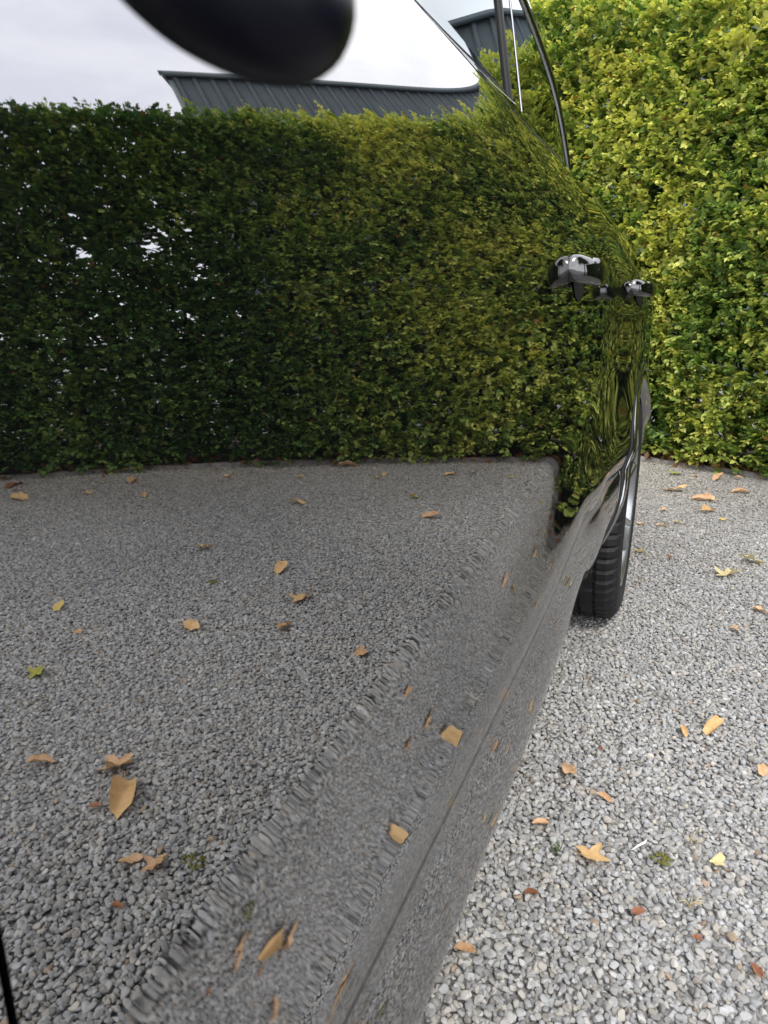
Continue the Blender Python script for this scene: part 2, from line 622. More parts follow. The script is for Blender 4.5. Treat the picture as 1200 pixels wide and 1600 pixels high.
def hedge_shoots(nsh, s0, s1, side):
    """short leafy shoots; side 0 yard face, 1 inside, 2 back face, 3 top"""
    s = rng.uniform(s0, s1, nsh)
    x, y, tx, ty, nx, ny = hedge_frame(s)
    if side == 3:
        z = htop(x) + rng.normal(0, 0.022, nsh) + 0.04 * (vnoise(np.column_stack([s * 3.1, s * 0]), 3) - 0.5)
        dep = rng.uniform(-0.02, 0.75, nsh)
    else:
        z = 0.04 + rng.random(nsh) * (htop(x) - 0.06)
        bulge = 0.09 * (vnoise(np.column_stack([s * 2.1, z * 2.1]), 11) - 0.5) + 0.07 * (vnoise(np.column_stack([s * 6.3, z * 6.3]), 12) - 0.5)
        dep = {0: -bulge + np.abs(rng.normal(0, 0.05, nsh)), 1: rng.uniform(0.08, 0.55, nsh), 2: 0.68 + bulge - np.abs(rng.normal(0, 0.06, nsh))}[side]
        dep = dep - 0.05 + 0.10 * np.clip((z - 0.1) / 0.4, 0, 1) * 0.4 * (side == 0)
    P = np.column_stack([x - nx * dep, y - ny * dep, z])
    # thin spots where daylight comes through
    h1 = vnoise(np.column_stack([s * 4.2, z * 5.0]), 21)
    h2 = vnoise(np.column_stack([s * 9.0, z * 11.0]), 22)
    zone = np.exp(-((x - 3.05) / 0.75) ** 2) * np.exp(-((z - 1.75) / 0.42) ** 2)
    thin = (h1 * 0.5 + h2 * 0.5) > (0.95 - 0.31 * zone)
    if side != 3:
        keep = ~(thin & (zone > 0.12))
        pass
    else:
        keep = np.ones(nsh, bool)
    sgn = {0: 1.0, 1: 0.6, 2: -1.0, 3: 0.0}[side]
    out = np.column_stack([nx * sgn, ny * sgn, np.full(nsh, 0.55 if side != 3 else 1.0)])
    out += rng.normal(0, 0.55, (nsh, 3))
    out[:, 2] = np.where(side == 3, np.abs(out[:, 2]) + 0.35, out[:, 2])
    out /= np.linalg.norm(out, axis=1)[:, None]
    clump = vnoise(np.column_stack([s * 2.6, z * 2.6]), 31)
    clump = clump - 1.15 * sstep(0.9, 3.0, x)          # shade painted into the leaf colour towards the dimly reflected end
    return P[keep], out[keep], clump[keep], dep[keep], z[keep]


def shoots_to_leaves(P, D, clump, z, nl, lmin, lmax, young):
    k = len(P)
    slen = rng.uniform(0.06, 0.13, k)
    pos, ax, up, ln, wd, cl = [], [], [], [], [], []
    side = np.cross(D, np.array([0, 0, 1.0]) + rng.normal(0, 0.25, (k, 3)))
    side /= np.linalg.norm(side, axis=1)[:, None] + 1e-9
    upv = np.cross(side, D)
    upv *= np.sign(upv[:, 2] + 1e-6)[:, None]
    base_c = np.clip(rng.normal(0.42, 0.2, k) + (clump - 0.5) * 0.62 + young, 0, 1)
    for j in range(nl):
        t = (j + 0.6) / nl
        sg = 1 if j % 2 else -1
        p = P + D * (slen * t)[:, None] + rng.normal(0, 0.006, (k, 3))
        a = D * (0.55 + 0.5 * t) + side * sg * (0.95 - 0.75 * t) + rng.normal(0, 0.28, (k, 3)) + np.array([0, 0, -0.12])
        L_ = rng.uniform(lmin, lmax, k) * (0.72 + 0.45 * math.sin(math.pi * min(1, t + 0.1)))
        pos.append(p); ax.append(a)
        up.append(upv + rng.normal(0, 0.3, (k, 3)))
        ln.append(L_); wd.append(L_ * rng.uniform(0.72, 0.92, k))
        c = np.clip(base_c + (t - 0.5) * 0.35 + rng.normal(0, 0.1, k), 0, 1)[:, None]
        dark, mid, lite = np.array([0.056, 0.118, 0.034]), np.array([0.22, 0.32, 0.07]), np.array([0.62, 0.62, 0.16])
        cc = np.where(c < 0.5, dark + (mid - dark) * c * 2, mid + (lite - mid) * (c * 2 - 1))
        dead = rng.random(k) < 0.012
        cc[dead] = np.array([0.28, 0.13, 0.05]) * rng.uniform(0.6, 1.2, (dead.sum(), 1))
        cl.append(cc)
    return [np.concatenate(q) for q in (pos, ax, up, ln, wd, cl)]


hedge = empty('beech_hedge', (1.7, 4.2, 0))
tag(hedge, 'tall clipped green and yellow leaf hedge standing along the back of the gravel yard', 'hedge')
smin_, smax_ = 2.3, HLEN - 4.0
LENV = smax_ - smin_
groups = []
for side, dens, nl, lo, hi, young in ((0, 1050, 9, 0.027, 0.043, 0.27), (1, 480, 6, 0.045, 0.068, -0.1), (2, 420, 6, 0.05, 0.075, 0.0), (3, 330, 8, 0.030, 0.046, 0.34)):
    area = LENV * (HTOP if side != 3 else 0.75)
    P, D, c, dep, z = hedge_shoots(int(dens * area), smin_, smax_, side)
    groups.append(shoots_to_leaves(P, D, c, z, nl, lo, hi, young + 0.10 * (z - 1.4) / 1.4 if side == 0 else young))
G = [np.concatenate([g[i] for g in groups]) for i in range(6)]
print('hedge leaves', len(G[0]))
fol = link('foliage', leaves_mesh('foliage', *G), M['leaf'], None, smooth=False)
fol.parent = hedge
fol.matrix_parent_inverse = hedge.matrix_world.inverted() if False else Matrix.Translation(-Vector(hedge.location))
fol['kind'] = 'stuff'


def tube(path, radii, sides=6):
    V, F = [], []
    path = [Vector(p) for p in path]
    for i, p in enumerate(path):
        d = (path[min(i + 1, len(path) - 1)] - path[max(i - 1, 0)]).normalized()
        q = d.to_track_quat('Z', 'Y')
        for k in range(sides):
            an = 2 * math.pi * k / sides
            V.append(p + q @ Vector((math.cos(an) * radii[i], math.sin(an) * radii[i], 0)))
        if i:
            for k in range(sides):
                F.append(((i - 1) * sides + k, (i - 1) * sides + (k + 1) % sides, i * sides + (k + 1) % sides, i * sides + k))
    F.append(tuple(range(sides))[::-1])
    F.append(tuple(range((len(path) - 1) * sides, len(path) * sides)))
    return V, F


def join(parts):
    V, F = [], []
    for v, f in parts:
        o = len(V)
        V += list(v)
        F += [tuple(i + o for i in q) for q in f]
    return V, F


for s in np.arange(smin_ + 0.2, smax_, 0.34):
    s = s + random.uniform(-0.06, 0.06)
    x, y, tx, ty, nx, ny = [float(q) for q in hedge_frame(np.array([s]))[0:6]] if False else [float(q[0]) for q in hedge_frame(np.array([s]))]
    bx, by = x - nx * 0.34, y - ny * 0.34
    parts = []
    pth = [(bx + random.uniform(-.03, .03) * i, by + random.uniform(-.03, .03) * i, -0.03 + i * HTOP * 0.94 / 5) for i in range(6)]
    parts.append(tube(pth, [0.028, 0.023, 0.018, 0.014, 0.010, 0.005], 6))
    for k in range(16):
        z0 = random.uniform(0.12, HTOP * 0.86)
        i = min(4, int(z0 / (HTOP * 0.94 / 5)))
        p0 = Vector(pth[i]).lerp(Vector(pth[i + 1]), 0.5)
        p0.z = z0
        o = random.choice((1, 1, -1))
        q = p0 + Vector((nx * o * random.uniform(.14, .32) + tx * random.uniform(-.22, .22), ny * o * random.uniform(.14, .32) + ty * random.uniform(-.22, .22), random.uniform(.02, .3)))
        parts.append(tube([p0, p0.lerp(q, 0.5) + Vector((0, 0, -0.02)), q], [0.008, 0.006, 0.003], 5))
    V, F = join(parts)
    st = link('stem', mesh('stem', V, F), M['bark'], hedge)
    st.matrix_parent_inverse = Matrix.Translation(-Vector(hedge.location))

# dead leaves caught under the hedge
k = 1500
s = rng.uniform(smin_, smax_, k)
x, y, tx, ty, nx, ny = hedge_frame(s)
dep = rng.normal(0.02, 0.09, k)
P = np.column_stack([x - nx * dep, y - ny * dep, np.where(dep > 0, 0.045, 0.028) + rng.uniform(0, 0.02, k)])
ax = rng.normal(0, 1, (k, 3)) * np.array([1, 1, 0.25])
up = np.array([0, 0, 1.0]) + rng.normal(0, 0.35, (k, 3))
ln = rng.uniform(0.03, 0.065, k)
cc = np.array([0.19, 0.085, 0.04]) * rng.uniform(0.5, 1.7, (k, 1)) + rng.uniform(0, 0.05, (k, 1)) * np.array([1, 0.8, 0.2])
keepl = rng.random(k) < np.where(dep > -0.03, 1.0, 0.35)
lit = link('leaf_litter', leaves_mesh('leaf_litter', P[keepl], ax[keepl], up[keepl], ln[keepl], ln[keepl] * 0.7, cc[keepl]), M['leaf'], smooth=False)
tag(lit, 'reddish brown dead leaves gathered along the foot of the hedge', None, kind='stuff')


# ------------------------------------------------------------------ the metal-roofed barn beyond the hedge
BW, BD, BH = 16.0, 9.0, 5.27
shed = empty('metal_shed', (5.12, 8.12, 0))
shed.rotation_euler = (0, 0, R(-28.1))          # local -x runs along the hedge, +y away from it
tag(shed, 'grey green ribbed metal clad shed rising behind the hedge', 'shed')
link('wall', mesh('wall', [(-BW, 0.06, 0), (-0.06, 0.06, 0), (-0.06, BD, 0), (-BW, BD, 0), (-BW, 0.06, BH - .02), (-0.06, 0.06, BH - .02), (-0.06, BD, BH + .5), (-BW, BD, BH + .5)],
                  [(0, 1, 5, 4), (1, 2, 6, 5), (2, 3, 7, 6), (3, 0, 4, 7)]), M['wall'], shed, smooth=False)


def sheet_mesh(name, w, L_):
    prof = []
    x = 0.0
    while x < w - 0.01:
        prof += [(x, 0), (x + 0.13, 0), (x + 0.155, 0.04), (x + 0.205, 0.04), (x + 0.23, 0)]
        x += 0.25
    prof.append((w, 0))
    V, F = [], []
    for i, (px, pz) in enumerate(prof):
        V += [(px, -pz, 0), (px, -pz, L_)]
        if i:
            F.append((2 * i - 2, 2 * i, 2 * i + 1, 2 * i - 1))
    me = mesh(name, V, F)
    me.materials.append(M['sheet'])
    return me


shm = sheet_mesh('cladding_panel', 1.0, BH)
for i in range(int(BW)):
    o = bpy.data.objects.new('cladding_panel', shm)
    col.objects.link(o)
    o.parent = shed
    o.location = (-BW + i, 0.0, 0)
for i in range(int(BD)):
    o = bpy.data.objects.new('cladding_panel', shm)
    col.objects.link(o)
    o.parent = shed
    o.location = (0, i, 0)
    o.rotation_euler = (0, 0, R(90))
link('roof', mesh('roof', [(-BW - .1, -.09, BH + .02), (.09, -.09, BH + .02), (.09, BD, BH + .55), (-BW - .1, BD, BH + .55)], [(0, 1, 2, 3)]), M['sheet'], shed, smooth=False)
link('fascia', box_mesh('fascia', -BW - .1, .12, -.10, -.05, BH - .04, BH + .04, .005), M['sheet'], shed)
link('fascia', mesh('fascia', [(.06, -.10, BH - .05), (.10, -.10, BH - .05), (.10, BD, BH + .47), (.06, BD, BH + .47), (.06, -.10, BH + .035), (.10, -.10, BH + .035), (.10, BD, BH + .57), (.06, BD, BH + .57)],
                     [(0, 1, 5, 4), (1, 2, 6, 5), (2, 3, 7, 6), (3, 0, 4, 7), (4, 5, 6, 7), (0, 3, 2, 1)]), M['trimmetal'], shed, smooth=False)
link('corner_trim', box_mesh('corner_trim', -.03, .05, -.05, .03, 0, BH - .1, .01), M['trimmetal'], shed)

# ------------------------------------------------------------------ the car
car = empty('parked_car', (-0.93, 1.1, 0))
tag(car, 'glossy black car with mirror-like flank parked on the gravel', 'car')
CO = Matrix.Translation(-Vector(car.location))


def part(name, me, m, parent=None, smooth=True):
    o = link(name, me, m, None, smooth)
    o.parent = parent or car
    if parent is None:
        o.matrix_parent_inverse = CO
    return o


FW_Y, RW_Y, WZ, ARCH = -0.36, 2.32, 0.360, 0.412
BELT = 1.255
SILL = 0.27


def slopes(Y):
    """slope dX/d(-z) of the flank at station Y: knots from the sill up to the belt"""
    f_ = np.clip((Y - 0.15) / 0.9, 0, 1)
    zA = 0.724 + 0.045 * f_ + 0.07 * float(sstep(1.30, 1.60, Y))
    zB = 0.609 + 0.02 * f_ + 0.02 * float(sstep(1.0, 1.4, Y))
    zc = 0.575
    zk = [SILL - .02, SILL + .025, SILL + .075, 0.45, zc - 0.008, zc + 0.001, zB, zA, zA + .06, 0.91, 0.96, 1.02, 1.08, 1.15, 1.21, BELT + .03]
    sk = [-1.5, -0.88, -0.60, -0.26, 0.28, -0.26, 0.36 - 0.08 * float(sstep(0.7, 1.4, Y)), 0.0, 0.0, 0.003, 0.03, 0.105, 0.23, 0.44, 0.68, 0.85]
    return zk, sk


ZT = np.linspace(SILL - .02, BELT + .03, 500)
_cache = {}


def flank_profile(Y):
    key = round(float(Y), 4)
    if key not in _cache:
        zk, sk = slopes(key)
        s = -pchip(zk, sk, ZT)
        X = np.concatenate([[0], np.cumsum((s[1:] + s[:-1]) / 2 * np.diff(ZT))])
        X -= np.interp(0.80, ZT, X)
        _cache[key] = X
    return _cache[key]


def flankX(Y, z):
    X = float(np.interp(z, ZT, flank_profile(Y)))
    gz = float(pchip([0.2, 0.46, 0.60, 0.72, 0.95, 1.03, 1.13, 1.28], [0.0, 0.15, 0.75, 1.0, 1.0, 0.8, 0.3, 0.1], z))
    gf = float(pchip([0.2, 0.6, 0.80, 0.90, 1.28], [0.7, 1.0, 0.8, 0.25, 0.0], z))
    X += 0.055 * gz * float(sstep(1.55, 2.28, Y)) * (1 - 0.9 * float(sstep(2.5, 3.3, Y)))
    X += 0.05 * gf * (1 - float(sstep(-0.28, 0.115, Y)))
    X -= 0.10 * float(sstep(2.6, 3.4, Y)) ** 2 + 0.10 * (1 - float(sstep(-1.1, -0.6, Y)))
    return X


def flank_panel(name, y0, y1, z0, z1, m, dy=0.018, dz=0.0075, arches=(), edge=0.004, parent=None, zfun=None):
    ny_, nz_ = max(2, int(round((y1 - y0) / dy)) + 1), max(2, int(round((z1 - z0) / dz)) + 1)
    ys, zs = np.linspace(y0, y1, ny_), np.linspace(z0, z1, nz_)
    V = np.zeros((ny_, nz_, 3))
    for i, Y in enumerate(ys):
        for j, z in enumerate(zs):
            V[i, j] = (0, Y, z)
    keepv = np.ones((ny_, nz_), bool)
    for (ay, az, ar) in arches:
        dY, dZ = V[:, :, 1] - ay, V[:, :, 2] - az
        rr = np.hypot(dY, dZ)
        inside = rr < ar
        near = inside & (rr > ar - 1.35 * max(dy, dz))
        sc = np.where(near, ar / np.maximum(rr, 1e-6), 1)
        V[:, :, 1] = np.where(near, ay + dY * sc, V[:, :, 1])
        V[:, :, 2] = np.where(near, az + dZ * sc, V[:, :, 2])
        keepv &= ~(inside & ~near)
    for i in range(ny_):
        for j in range(nz_):
            V[i, j, 0] = flankX(V[i, j, 1], V[i, j, 2])
    idx = -np.ones((ny_, nz_), int)
    verts, faces = [], []
    for i in range(ny_):
        for j in range(nz_):
            if keepv[i, j]:
                idx[i, j] = len(verts)
                verts.append(V[i, j])
    for i in range(ny_ - 1):
        for j in range(nz_ - 1):
            q = (idx[i, j], idx[i + 1, j], idx[i + 1, j + 1], idx[i, j + 1])
            if min(q) >= 0:
                faces.append(q)
    bm = bmesh.new()
    bv = [bm.verts.new(v) for v in verts]
    for q in faces:
        bm.faces.new([bv[k] for k in q])
    for v in [v for v in bm.verts if not v.link_faces]:
        bm.verts.remove(v)
    # turn every free edge inwards so that the sheet has a thickness at gaps and arches
    be = [e for e in bm.edges if e.is_boundary]
    r = bmesh.ops.extrude_edge_only(bm, edges=be)
    nv = [g for g in r['geom'] if isinstance(g, bmesh.types.BMVert)]
    for v in nv:
        v.co.x -= 0.022
    for e in be:
        e.smooth = False
    bmesh.ops.recalc_face_normals(bm, faces=bm.faces)
    me = bpy.data.meshes.new(name)
    bm.to_mesh(me)
    bm.free()
    return part(name, me, m, parent)


GAP = 0.0016
D0, D1, D2 = 0.1055, 1.36, 2.16          # front door start, door gap, rear door end
arF, arR = (FW_Y, WZ, ARCH), (RW_Y, WZ, ARCH)
front_door = flank_panel('front_door', D0 + GAP, D1 - GAP, 0.576, BELT, M['paint'])
arL = (RW_Y, WZ, ARCH + 0.050)
rear_door = flank_panel('rear_door', D1 + GAP, D2 - GAP, 0.576, BELT, M['paint'], dy=0.012, arches=(arL,))
rear_fender = flank_panel('rear_fender', D2 + GAP, 3.2, 0.42, BELT, M['paint'], dy=0.014, arches=(arL,))
front_fender = flank_panel('front_fender', -1.15, D0 - GAP, 0.36, 1.10, M['paint'], dy=0.014, arches=(arF,))
flank_panel('cowl_panel', -0.42, D0 - GAP, 1.1025, BELT, M['paint'], dy=0.03, dz=0.02)
sill = flank_panel('sill', D0 - 0.10, RW_Y - 0.30, SILL, 0.576 - GAP, M['paint'], dy=0.012, arches=(arF, arL))

# raised lip round the rear arch, with a dark seal at its outer edge
def arch_ring(name, rads, offs, m, a0, a1):
    V, F = [], []
    n_, k = 72, len(rads)
    for i in range(n_ + 1):
        an = a0 + (a1 - a0) * i / n_
        w_ = float(sstep(R(105), R(165), an))
        for rr, of in zip(rads, offs):
            of = of if of < 0 else of * (0.15 + 0.85 * w_)
            yy, zz = RW_Y + math.cos(an) * rr, WZ + math.sin(an) * rr
            V.append((flankX(RW_Y + math.cos(an) * (ARCH + .03), max(zz, SILL - .01)) + of, yy, zz))
        if i:
            for j in range(k - 1):
                F.append(((i - 1) * k + j, i * k + j, i * k + j + 1, (i - 1) * k + j + 1))
    return part(name, mesh(name, V, F), m)


arch_ring('wheel_arch_lip', (ARCH + .0455, ARCH + .044, ARCH + .038, ARCH + .015, ARCH + .004, ARCH, ARCH), (-.004, .007, .010, .012, .010, .004, -.03), M['paint'], R(-12), R(196))
arch_ring('wheel_arch_seal', (ARCH + .054, ARCH + .051, ARCH + .046, ARCH + .0458), (-.012, .002, .004, -.012), M['rubber'], R(-12), R(196))

# belt moulding, greenhouse
def glassX(Y, z):
    return -0.142 - 0.165 * (z - BELT) - 0.14 * max(0.0, Y - 1.75) ** 2 - 0.10 * max(0.0, 0.15 - Y) ** 2 - 0.06 * max(0, z - 1.42) ** 2 * 4


def topz(Y):
    """upper edge of the side windows"""
    return float(pchip([-0.45, -0.25, 0.1, 0.5, 1.0, 1.36, 1.535, 1.70, 1.86, 1.97, 2.07], [BELT, 1.30, 1.44, 1.53, 1.57, 1.558, 1.534, 1.498, 1.44, 1.368, BELT], Y))


def glass_sheet(name, y0, y1, m, parent, off=0.0, n=40, k=14, inset=0.0, zmin=0.0):
    ys = np.linspace(y0, y1, n)
    V, F = [], []
    for i, Y in enumerate(ys):
        t = max(BELT + 0.004 + zmin, topz(Y) - inset)
        for j in range(k):
            z = BELT + zmin + (t - BELT - zmin) * j / (k - 1)
            V.append((glassX(Y, z) + off, Y, z))
        if i:
            for j in range(k - 1):
                a_, b_ = (i - 1) * k + j, i * k + j
                F.append((a_, b_, b_ + 1, a_ + 1))
    return part(name, mesh(name, V, F), m, parent)


front_glass = glass_sheet('front_window', -0.40, 1.285, M['glass'], front_door)
front_glass.matrix_parent_inverse = CO
front_glass.parent = front_door
front_glass.matrix_parent_inverse = Matrix.Identity(4)
rear_glass = glass_sheet('rear_window', 1.375, 2.055, M['glass'], rear_door)
pillar = glass_sheet('pillar_cover', 1.290, 1.371, M['gloss_black'], None, off=0.004, n=6)


def strip(name, pts, w, d, m, parent=None):
    """bar of section w (along z-ish) by d (out) following pts"""
    V, F = [], []
    for i, p in enumerate(pts):
        p = Vector(p)
        t = (Vector(pts[min(i + 1, len(pts) - 1)]) - Vector(pts[max(i - 1, 0)])).normalized()
        o = Vector((1, 0, 0))
        u = t.cross(o).normalized()
        for a_, b_ in ((-.5, 0), (-.5, .7), (-.3, 1), (.3, 1), (.5, .7), (.5, 0)):
            V.append(p + u * a_ * w + o * (b_ * d))
        if i:
            for k in range(5):
                F.append(((i - 1) * 6 + k, (i - 1) * 6 + k + 1, i * 6 + k + 1, i * 6 + k))
    me = mesh(name, V, F)
    bm = bmesh.new(); bm.from_mesh(me); bmesh.ops.recalc_face_normals(bm, faces=bm.faces); bm.to_mesh(me); bm.free()
    return part(name, me, m, parent)


ys = np.linspace(-0.38, 2.07, 70)
strip('belt_moulding', [(glassX(Y, BELT + .012) - 0.006, Y, BELT + 0.010) for Y in ys], 0.020, 0.012, M['gloss_black'])
strip('belt_seal', [(glassX(Y, BELT + .024) - 0.004, Y, BELT + 0.025) for Y in ys], 0.008, 0.007, M['rubber'])
ys = np.linspace(-0.36, 2.055, 110)
strip('window_seal', [(glassX(Y, topz(Y)) - 0.006, Y, topz(Y)) for Y in ys], 0.020, 0.013, M['gloss_black'])
strip('window_trim', [(glassX(Y, topz(Y) - .014) - 0.003, Y, topz(Y) - 0.014) for Y in ys], 0.003, 0.006, M['chrome'])
for Y, w in ((1.286, 0.020), (1.373, 0.003)):
    zs_ = np.linspace(BELT + .03, topz(Y) - .02, 16)
    strip('pillar_seal', [(glassX(Y, z) - 0.002, Y, z) for z in zs_], w, 0.008, M['rubber'] if w > .01 else M['chrome'])

# roof and tail behind the windows: one shell reaching across the car
CXC = -0.93
def roof_shell():
    ys = np.linspace(-0.45, 3.2, 70)
    V, F = [], []
    K = 25
    for i, Y in enumerate(ys):
        if Y < 2.055:
            zt = topz(Y) + 0.004
        else:
            zt = BELT
        crown = float(pchip([-0.45, 0.2, 0.9, 1.5, 2.1, 2.7, 3.2], [1.30, 1.55, 1.625, 1.615, 1.53, 1.38, 1.20], Y))
        crown = max(crown, zt + 0.002) if Y < 3.0 else crown
        xe = glassX(Y, zt) - 0.004
        hw = xe - CXC
        zb = min(zt, crown - .002)
        for j in range(K):
            u = -1 + 2 * j / (K - 1)
            V.append((CXC + hw * math.copysign(1 - (1 - abs(u)) ** 1.6, u), Y, zb + (crown - zb) * (1 - abs(u) ** 2.2) ** 0.62))
        if i:
            for j in range(K - 1):
                a_ = (i - 1) * K + j
                F.append((a_, a_ + K, a_ + K + 1, a_ + 1))
    return mesh('roof', V, F)


part('roof', roof_shell(), M['paint'])
# shoulder deck joining flank and cabin on this side, and closing plates
def shoulder(xsign):
    ys = np.linspace(-1.15, 3.2, 60)
    V, F = [], []
    for i, Y in enumerate(ys):
        xo = flankX(Y, min(BELT, 1.10 if Y < D0 else BELT))
        zz = 1.10 if Y < D0 else BELT
        xi = glassX(Y, BELT) - 0.006 if Y > -0.4 else xo - 0.1
        pts = [(xo - 0.0005, Y, zz - 0.001), (min(xo, xi) - 0.012 if xi < xo else xo - .004, Y, zz + 0.004), (min(xo, xi) - 0.03, Y, zz + 0.002)]
        for p in pts:
            V.append((p[0] if xsign > 0 else 2 * CXC - p[0], p[1], p[2]))
        if i:
            for j in range(2):
                a_ = (i - 1) * 3 + j
                F.append((a_, a_ + 3, a_ + 4, a_ + 1))
    return mesh('shoulder', V, F)


part('shoulder', shoulder(1), M['paint'])
part('shoulder', shoulder(-1), M['paint'])
# bonnet
V, F = [], []
ys = np.linspace(-1.15, -0.30, 14)
for i, Y in enumerate(ys):
    for j in range(15):
        u = -1 + j / 7
        w = flankX(Y, 1.09) - CXC - 0.004
        V.append((CXC + w * u, Y, 1.102 + 0.05 * (1 - u ** 2) + 0.09 * (Y + 1.15) * (1 - u ** 4)))
    if i:
        for j in range(14):
            a_ = (i - 1) * 15 + j
            F.append((a_, a_ + 15, a_ + 16, a_ + 1))
part('bonnet', mesh('bonnet', V, F), M['paint'])
# windscreen
V, F = [], []
for i in range(10):
    t = i / 9
    Y = -0.36 + 0.55 * t
    for j in range(13):
        u = -1 + j / 6
        w = glassX(Y, BELT + 0.30 * t) - CXC - 0.02
        V.append((CXC + w * u, Y - 0.10 * (1 - u * u) * (1 - t * .5), 1.19 + 0.37 * t + 0.02 * (1 - u * u)))
    if i:
        for j in range(12):
            a_ = (i - 1) * 13 + j
            F.append((a_, a_ + 13, a_ + 14, a_ + 1))
part('windscreen', mesh('windscreen', V, F), M['glass'])
# rear bumper / tail closing, nose closing
def closing(name, Y, dirn, z0, z1):
    V, F = [], []
    for i in range(9):
        u = i / 8
        for j in range(17):
            t = -1 + j / 8
            z = z0 + (z1 - z0) * u
            w = flankX(Y, min(z, 1.2)) - CXC
            V.append((CXC + w * t, Y + dirn * 0.30 * (1 - abs(t) ** 3) * (1 - 0.5 * u * u), z))
        if i:
            for j in range(16):
                a_ = (i - 1) * 17 + j
                F.append((a_, a_ + 17, a_ + 18, a_ + 1))
    part(name, mesh(name, V, F), M['paint'])


closing('rear_bumper', 3.2, 1, 0.33, 1.21)
closing('front_bumper', -1.15, -1, 0.33, 1.11)
# floor pan, arch liners, cabin
part('floor_pan', box_mesh('floor_pan', CXC * 2 + 0.14, -0.14, 0.14, 2.02, 0.26, 0.36, 0.02), M['dark'])
part('cabin_trim', box_mesh('cabin_trim', CXC * 2 + 0.16, -0.16, -0.1, 2.6, 0.8, 1.12, 0.05), M['seat'])


def liner(ay):
    V, F = [], []
    n_ = 24
    for i in range(n_ + 1):
        an = R(-20) + R(220) * i / n_
        for k, (xx, rr) in enumerate(((flankX(ay + math.cos(an) * ARCH, WZ + math.sin(an) * ARCH) - 0.014, ARCH + 0.002), (-0.03, ARCH + 0.012), (-0.42, ARCH + 0.012))):
            V.append((xx, ay + math.cos(an) * rr, WZ + math.sin(an) * rr))
        if i:
            for k in range(2):
                a_ = (i - 1) * 3 + k
                F.append((a_, a_ + 3, a_ + 4, a_ + 1))
    c0 = len(V)
    V.append((-0.42, ay, WZ))
    for i in range(n_):
        F.append((i * 3 + 2, i * 3 + 5, c0))
    return mesh('wheel_arch_liner', V, F)


part('wheel_arch_liner', liner(RW_Y), M['dark'])
part('wheel_arch_liner', liner(FW_Y), M['dark'])


def seatback(xc, Y):
    o = box_mesh('seat', xc - 0.24, xc + 0.24, Y, Y + 0.14, 0.6, 1.28, 0.05, 3)
    part('seat', o, M['seat'])
    part('headrest', box_mesh('headrest', xc - 0.12, xc + 0.12, Y + 0.02, Y + 0.11, 1.33, 1.50, 0.035, 3), M['seat'])


for xc in (-0.55, -1.31):
    seatback(xc, 1.28)
    seatback(xc, 2.15)

def egg(name, c, ax, rad, m, parent, pw=2.0, n_=28, k_=18):
    """ellipsoid with own axes (columns of ax)"""
    V, F = [], []
    for i in range(k_ + 1):
        th = math.pi * i / k_
        for j in range(n_):
            ph = 2 * math.pi * j / n_
            q = Vector((math.copysign(abs(math.sin(th) * math.cos(ph)) ** (2 / pw), math.cos(ph)) * rad[0],
                        math.copysign(abs(math.sin(th) * math.sin(ph)) ** (2 / pw), math.sin(ph)) * rad[1],
                        math.copysign(abs(math.cos(th)) ** (2 / pw), math.cos(th)) * rad[2]))
            V.append(Vector(c) + ax @ q)
        if i:
            for j in range(n_):
                F.append(((i - 1) * n_ + j, (i - 1) * n_ + (j + 1) % n_, i * n_ + (j + 1) % n_, i * n_ + j))
    me = mesh(name, V, F)
    bm = bmesh.new(); bm.from_mesh(me); bmesh.ops.remove_doubles(bm, verts=bm.verts, dist=1e-6); bmesh.ops.recalc_face_normals(bm, faces=bm.faces); bm.to_mesh(me); bm.free()
    o = link(name, me, m)
    o.parent = parent
    return o


# door handles: a bowed bar standing on two feet over a shallow cup
def handle(Y, parent):
    z0 = 1.022
    V, F = [], []
    n_, k, L_ = 40, 18, 0.185
    for i in range(n_ + 1):
        u = -1 + 2 * i / n_
        yy = Y + u * L_ / 2
        fx_ = flankX(yy, z0)
        xo = fx_ + 0.045 * max(0.0, 1 - abs(u) ** 2.4) ** 0.65
        gap_ = 1 - float(sstep(0.38, 0.62, abs(u)))
        xi = fx_ - 0.006 + 0.027 * gap_
        hh = 0.0205 * max(0.0, 1 - abs(u) ** 14) ** 0.5 * (1 - 0.10 * u) + 0.0004
        for j in range(k):
            an = 2 * math.pi * j / k
            ca, sa = math.cos(an), math.sin(an)
            px = (xo + xi) / 2 + math.copysign(abs(ca) ** 0.8, ca) * max(0.001, (xo - xi) / 2)
            V.append((px, yy, z0 + (abs(sa) ** 0.9 * hh if sa > 0 else -0.80 * abs(sa) ** 0.8 * hh) - 0.12 * (px - fx_)))
        if i:
            for j in range(k):
                F.append(((i - 1) * k + j, i * k + j, i * k + (j + 1) % k, (i - 1) * k + (j + 1) % k))
    F += [tuple(range(k)), tuple(range(n_ * k, n_ * k + k))[::-1]]
    me = mesh('door_handle', V, F)
    bm = bmesh.new(); bm.from_mesh(me); bmesh.ops.recalc_face_normals(bm, faces=bm.faces); bm.to_mesh(me); bm.free()
    hd = link('door_handle', me, M['gloss_black'])
    hd.parent = parent
    # dark recessed cup
    V, F = [], []
    for i in range(7):
        rr = i / 6
        for j in range(20):
            an = 2 * math.pi * j / 20
            yy = Y + math.cos(an) * 0.062 * rr
            zz = z0 - 0.012 + math.sin(an) * 0.032 * rr
            V.append((flankX(yy, zz) + 0.0015 + 0.0006 * (1 - rr), yy, zz))
        if i:
            for j in range(20):
                F.append(((i - 1) * 20 + j, i * 20 + j, i * 20 + (j + 1) % 20, (i - 1) * 20 + (j + 1) % 20))
    c_ = link('handle_cup', mesh('handle_cup', V, F), M['dark'])
    c_.parent = parent


handle(1.19, front_door)
handle(2.05, rear_door)


